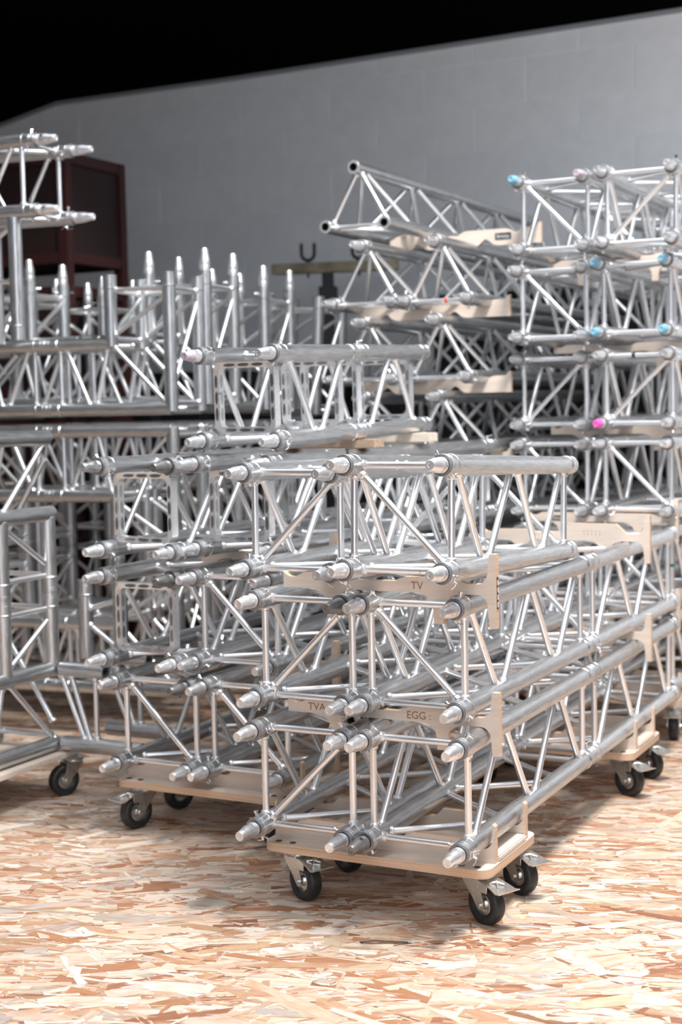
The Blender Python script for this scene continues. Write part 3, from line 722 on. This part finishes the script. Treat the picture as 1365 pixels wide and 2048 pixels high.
# ------------------------------------------------------------------ right rear stack (G)
GG = 'box trusses of the tall right stack'
yg = 27.2
G = [('GL', (0.655, 5.300), 1.769, '\\', 'nnbp', 'top left truss of the tall right stack, with a blue and a purple tip'),
     ('GR', (0.920, 5.095), 1.766, '/', 'nnnn', 'top right truss of the tall right stack, end brace rising to the right'),
     ('GL', (0.651, 5.317), 1.454, '\\', 'nnnn', 'left truss second from the top of the tall right stack'),
     ('GR', (0.927, 5.207), 1.463, None, 'bbbb', 'right truss second from the top of the tall right stack, all four tips blue'),
     ('GL', (0.664, 5.407), 1.138, '/', 'nnnn', 'left truss third from the top of the tall right stack'),
     ('GR', (0.933, 5.203), 1.141, '/', 'knnn', 'right truss third from the top of the tall right stack, with a pink tip'),
     ('GL', (0.664, 5.400), 0.825, '\\', 'nnnn', 'left truss fourth from the top of the tall right stack'),
     ('GR', (0.933, 5.226), 0.830, '\\', 'nnnn', 'right truss fourth from the top of the tall right stack'),
     ('GL', (0.664, 5.400), 0.512, '/', 'nnnn', 'left truss second from the bottom of the tall right stack'),
     ('GR', (0.936, 5.240), 0.512, '/', 'nnnn', 'right truss second from bottom in the tall right stack, with green tape'),
     ('GL', (0.664, 5.400), 0.200, '/', 'nnnn', 'bottom left truss of the tall right stack'),
     ('GR', (0.936, 5.240), 0.200, '/', 'nnnn', 'bottom right truss of the tall right stack, above the caster at the right edge')]
for i, (s_, p, z, e, tp, lb) in enumerate(G):
    tape = ((S, 0), (S, S), 0.5, GREENT) if i == 9 else (((0, S), (S, S), 0.42, STICKHOLE) if i == 5 else None)
    box_truss(lb, GG, (p[0], p[1], z), yg, [1, 1], (i % 2, (i // 2) % 2), e, tips=tp, tape=tape)
OG = (0.66, 5.38)
for z, v, lb, sk in ((1.732, 0.28, 'topmost plywood spacer of the tall right stack', None), (1.416, 0.34, 'plywood spacer between the second and third layer of the tall right stack', None),
                 (1.107, 0.30, 'third plywood spacer down in the tall right stack', None), (0.795, 0.03, 'plywood spacer with a small dark sticker in the tall right stack', 0.14),
                 (0.477, 0.05, 'lowest plywood spacer of the tall right stack, behind the front stack', None)):
    spacer(lb, P(OG, 0, v, z, yg), yg, sticker=sk)
dolly('plywood dolly of the tall right stack, its black caster at the right edge', P(OG, 0, 0.05, 0), yg, [(0.045, 0.055), (0.045, 0.275), (0.545, 0.055), (0.545, 0.275)], ang=0.2)
dolly('rear plywood dolly of the tall right stack', P(OG, 0, 1.4, 0), yg, [(0.045, 0.055), (0.045, 0.275), (0.545, 0.055), (0.545, 0.275)], ang=0.2)
# ------------------------------------------------------------------ triangular stack (F)
GF = 'triangular trusses of the rear stack'
tri_truss('topmost triangular truss of the rear stack with three open tube ends', GF, (-0.038, 5.475, 1.883), 26.8, 2.0, 'ooo')
FZ = [1.596, 1.318, 1.040, 0.762, 0.484, 0.206]
nm = ['second', 'third', 'fourth', 'fifth', 'sixth', 'lowest']
for i, z in enumerate(FZ):
    tri_truss('left triangular truss, %s layer of the rear stack' % nm[i], GF, (-0.018, 5.468 + 0.05 * (i > 0), z), 26.8, 2.0, 'nnn')
    tri_truss('right triangular truss, %s layer of the rear stack%s' % (nm[i], ', red tape on its end bar' if i == 0 else ''), GF, (0.246, 5.359 + 0.04 * (i > 0), z), 26.8, 2.0, 'nnn', tape=(i == 0))
OF = (-0.02, 5.47)
for i, z in enumerate([1.848, 1.570, 1.292, 1.012]):
    wavy_spacer('wavy plywood spacer, %s from the top of the rear stack' % ['first', 'second', 'third', 'fourth'][i], P(OF, 0.06 if i == 0 else 0.0, 0.40 if i == 0 else 0.22, z), 26.8, sticker=0.47 if i == 0 else None)
bm = bmesh.new(); box(bm, -0.03, 0.60, 0.0, 2.0, 0.12, 0.175, 0.004)
ft = thing('truss_dolly', 'long low plywood dolly under the rear triangular stack', 'dolly', None, group='plywood truss dollies', mtx=base_mtx(P(OF, 0, 0, 0), 26.8))
link('board', mesh('board', bm, PLY), ft)
for cx in (0.05, 0.50):
    for cy in (0.1, 1.8): caster(ft, cx, cy, 0.3)
# ------------------------------------------------------------------ corner frames (C, D, E) and tower
GC = 'L-shaped truss corners stacked at the left'
yc = 26.8 - 90
oc = (-0.925, 4.621)
corner_truss('lower corner truss at the left edge standing on a wooden dolly', GC, (oc[0], oc[1], 0.165), yc, 1, 1, 1, H=0.95, tee=True)
corner_truss('upper corner truss at the left edge, upside down on the lower one', GC, (oc[0], oc[1], 1.140), yc, 1, 1, -1, H=0.95, tee=True)
ct = thing('box_truss', 'short open-ended truss stub at the foot of the left corner', 'truss', None, group='short truss stubs', mtx=base_mtx(P(oc, 0.0, 0.0, 0.165), 26.8))
for w in (0, S):
    for v in (0, S): chord(ct, (0.03, v, w), (0.33 if w == 0 else 0.20, v, w), 0, 0)
for v in (0, S):
    rod(ct, (0.16, v, 0), (0.16, v, S), 'end_brace'); rod(ct, (0.02, v, S), (0.12, v, 0)); rod(ct, (0.06, v, S), (0.14, v, 0))
chord(ct, (0.12, 0.2, S), (0.12, 0.2, 0.50), 0, 1, 'upright_tube')
chord(ct, (-0.02, 0.2, S), (-0.02, 0.2, 0.50), 0, 1, 'upright_tube')
rod(ct, (0.12, 0.2, 0.44), (-0.02, 0.2, 0.40)); rod(ct, (-0.02, 0.2, 0.36), (0.12, 0.2, 0.27))
dolly('wooden dolly under the corner trusses at the left edge', P(oc, 0.0, -0.62, 0), 26.8, [(0.03, 0.05), (0.05, 0.60), (0.20, 0.05), (0.20, 0.60)], w=0.30, d=0.66, x0_=-0.04, saddle=(), brake=False, ang=-0.8, zc=0.165, group='plywood truss dollies') if False else None
bd = thing('truss_dolly', 'wooden dolly under the corner trusses at the left edge', 'dolly', None, group='plywood truss dollies', mtx=base_mtx(P(oc, -0.35, -0.75, 0), 26.8))
bm = bmesh.new(); box(bm, 0, 0.40, 0, 0.80, 0.1215, 0.139, 0.002); link('board', mesh('board', bm, [PLY]), bd)
for cx, cy in ((0.06, 0.74), (0.06, 0.08), (0.40, 0.765), (0.34, 0.08)): caster(bd, cx, cy, -0.4, brake=False)
yd = 20.2
def frame_stack(o, yaw, levels, names, group, spig, mirror=True):
    for (z, sw), nme in zip(levels, names):
        corner_truss(nme, group, (o[0], o[1], z), yaw, 1, 1, sw, spig=(spig and z > 1.2))
        if mirror:
            q = P(o, -1.02, 0, z, yaw)
            corner_truss(nme.replace('right', 'left'), group, tuple(q), yaw, -1, 1, sw, spig=(spig and z > 1.2))
frame_stack((-0.605, 5.314), yd, [(0.185, 1), (1.145, -1), (1.225, 1)], ['right lower corner truss of the nearest left frame stack', 'right inverted corner truss of the nearest left frame stack', 'right top corner truss of the nearest left frame stack, its four open tubes pointing up'], GC, False)
frame_stack((-0.496, 5.562), 22.1, [(0.185, 1), (1.145, -1), (1.25, 1)], ['right lower corner truss of the second left frame stack', 'right inverted corner truss of the second left frame stack', 'right top corner truss of the second left frame stack, with pointed spigots up'], GC, True)
frame_stack((-0.300, 6.035), 24.5, [(0.185, 1), (1.145, -1), (1.225, 1)], ['right lower corner truss of the third left frame stack', 'right inverted corner truss of the third left frame stack', 'right top corner truss of the third left frame stack, farthest set of spigots'], GC, True)
corner_truss('small corner truss standing tilted behind the spigots, left of the triangular stack', GC, (-0.10, 6.30, 1.20), 24.5, 1, 1, 1, rollx=3, V=0.49)
# stacked tower at far left
tw = thing('tower_truss', 'truss tee on top of the left frames, its male tips pointing right', 'truss', None, mtx=base_mtx((-1.027, 5.131, 1.918), 20.5))
for v in (0, S):
    for w in (0, S):
        chord(tw, (0, v, w), (-0.75, v, w), 1, 1); coupler(tw, (0, v, w), (-1, v, w), 'n', True, scale=1.1)
        
for v in (0, S):
    rod(tw, (-0.06, v, 0), (-0.06, v, S), 'end_brace'); rod(tw, (-0.09, v, S), (-0.22, v, 0)); rod(tw, (-0.26, v, 0), (-0.40, v, S)); rod(tw, (-0.43, v, S), (-0.56, v, 0))
for w in (0, S):
    rod(tw, (-0.06, 0, w), (-0.06, S, w), 'end_brace'); rod(tw, (-0.08, S, w), (-0.34, 0, w)); rod(tw, (-0.36, 0, w), (-0.6, S, w))
for u in (-0.10, -0.34):
    chord(tw, (u, 0.0, -0.02), (u, 0.0, -0.445), 0, 1, 'upright_tube')
chord(tw, (-0.34, S, -0.02), (-0.34, S, -0.445), 0, 1, 'upright_tube')
rod(tw, (-0.10, 0, -0.04), (-0.34, 0, -0.20)); rod(tw, (-0.10, 0, -0.24), (-0.34, 0, -0.24)); rod(tw, (-0.34, 0, -0.1), (-0.34, S, -0.26))
# row of shorter upright corner posts at the back left
frame_stack((-1.28, 6.19), 22.5, [(0.185, 1), (1.145, -1), (1.24, 1)], ['lower corner truss deep behind the tower at the left', 'inverted corner truss deep behind the tower at the left', 'top corner truss behind the tower, with shorter open uprights'], GC, False, False)
# ------------------------------------------------------------------ red stillages
def stillage(label, pos, yaw, w, d, h):
    t = thing('steel_stillage', label, 'storage bin', None, group='dark red steel bins', mtx=base_mtx(pos, yaw))
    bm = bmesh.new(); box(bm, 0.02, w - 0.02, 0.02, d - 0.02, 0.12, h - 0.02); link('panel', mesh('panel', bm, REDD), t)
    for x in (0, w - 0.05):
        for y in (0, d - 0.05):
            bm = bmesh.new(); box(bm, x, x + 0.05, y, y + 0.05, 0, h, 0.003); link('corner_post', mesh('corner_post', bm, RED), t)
    for z in (0.10, h - 0.05):
        bm = bmesh.new()
        box(bm, 0.05, w - 0.05, 0.003, 0.03, z, z + 0.05, 0.002); box(bm, 0.05, w - 0.05, d - 0.03, d - 0.003, z, z + 0.05, 0.002)
        box(bm, 0.003, 0.03, 0.05, d - 0.05, z, z + 0.05, 0.002); box(bm, w - 0.03, w - 0.003, 0.05, d - 0.05, z, z + 0.05, 0.002)
        link('rim', mesh('rim', bm, RED), t)
    return t
for i, lb in enumerate(('bottom dark red steel bin of the stack in the left corner', 'second dark red steel bin up in the left corner', 'third dark red steel bin up in the left corner', 'topmost dark red steel bin in the left corner')):
    stillage(lb, P((-1.20, 6.6), -1.1, 0, 0.595 * i, 26.8), 26.8, 1.1, 0.47, 0.593)
# ------------------------------------------------------------------ made-up fillers and panels for the darkness along the wall
def wallpos(s_, off, z=0.0): return WP + WR * s_ - WA * off + Vector((0, 0, z))
def case(label, s_, w, h, d=0.5):  # made-up black box where the gaps show only darkness
    t = thing('dark_filler', label, 'case', None, group='black fillers added for the darkness along the wall', mtx=base_mtx(wallpos(s_, d + 0.10), 27.2))
    bm = bmesh.new(); box(bm, 0, w, 0, d, 0.0, h - 0.22, 0.006); link('filler_body', mesh('filler_body', bm, BLACKM), t)
    bm = bmesh.new(); box(bm, 0, w, 0, d, h - 0.215, h, 0.006); link('filler_lid', mesh('filler_lid', bm, BLACKM), t)
    for x in (w * 0.25, w * 0.75):
        bm = bmesh.new(); box(bm, x - 0.03, x + 0.03, -0.008, 0.0, h - 0.27, h - 0.17, 0.002); link('filler_latch', mesh('filler_latch', bm, SCREW), t)
case('tall added black case behind the left frames, nearest the red bins', -1.00, 0.60, 1.38)
case('added black case behind the row of spigots', -0.38, 0.62, 1.42)
def dark_sheet(label, s_, w, h):  # invented dark sheet that blackens the gaps behind the rear stacks
    t = thing('filler_panel', label, 'panel', None, group='made-up dark panels against the wall', mtx=base_mtx(wallpos(s_, 0.06), 27.2, pitch=-1.0))
    bm = bmesh.new(); box(bm, 0, w, 0, 0.018, 0, h, 0.003); link('board', mesh('board', bm, BLACKM), t)
    bm = bmesh.new(); box(bm, 0.03, w - 0.03, -0.012, 0.0, h - 0.10, h - 0.04, 0.002); link('filler_batten', mesh('filler_batten', bm, BLACKM), t)
dark_sheet('low made-up dark panel against the wall behind the triangular trusses', 0.42, 0.72, 1.36)
dark_sheet('taller made-up dark panel against the wall behind the right stack', 1.18, 0.86, 1.80)
dark_sheet('tallest made-up dark panel against the wall at the right edge', 2.08, 0.90, 1.84)
# ------------------------------------------------------------------ lifting stand behind
ls = thing('lifting_stand', 'worn steel cross beam with black U hooks on a post, in front of the wall', 'stand', None, mtx=base_mtx((-0.31, 7.2, 0), 12))
bm = bmesh.new(); box(bm, 0, 0.62, -0.03, 0.03, 1.865, 1.915, 0.004); link('cross_beam', mesh('cross_beam', bm, OLIVE), ls)
for x in (0.178, 0.43):
    bm = bmesh.new()
    pts = [(x - 0.032, 0, 2.01), (x - 0.032, 0, 1.965)] + [(x + 0.032 * math.cos(math.radians(a)), 0, 1.960 + 0.032 * math.sin(math.radians(a))) for a in range(180, 361, 20)] + [(x + 0.032, 0, 1.965), (x + 0.032, 0, 2.01)]
    tube_path(bm, pts, 0.0085, 10); tube_path(bm, [(x, 0, 1.93), (x, 0, 1.845)], 0.006, 8); link('hook', mesh('hook', bm, BLACKM), ls)
bm = bmesh.new(); box(bm, 0.25, 0.30, -0.025, 0.025, 0.06, 1.865, 0.003); box(bm, 0.235, 0.315, -0.04, 0.04, 1.70, 1.80, 0.004); link('post', mesh('post', bm, BLACKM), ls)
bm = bmesh.new(); box(bm, 0.02, 0.53, -0.03, 0.03, 0.0, 0.06, 0.004); box(bm, 0.245, 0.305, -0.30, 0.30, 0.0, 0.058, 0.004); link('base', mesh('base', bm, BLACKM), ls)
# ------------------------------------------------------------------ small things on the floor
bm = bmesh.new(); tube_path(bm, [(0, 0, 0.005), (0.03, 0.006, 0.005), (0.07, 0.002, 0.004), (0.105, -0.004, 0.0035)], 0.0012, 6)
tube_path(bm, [(0.0, -0.003, 0.004), (0.02, -0.008, 0.004), (0.06, -0.006, 0.0035), (0.112, -0.010, 0.0035)], 0.0012, 6)
tube_path(bm, [(0.0, 0.0, 0.004), (-0.004, -0.002, 0.005), (0.0, -0.004, 0.004)], 0.0012, 6)
o = link('cable_tie', mesh('cable_tie', bm, BLACKM)); o.location = (0.028, 3.245, 0)
tag(o, 'thin dark strip of wire lying on the open floor in front of the near dolly', 'wire')
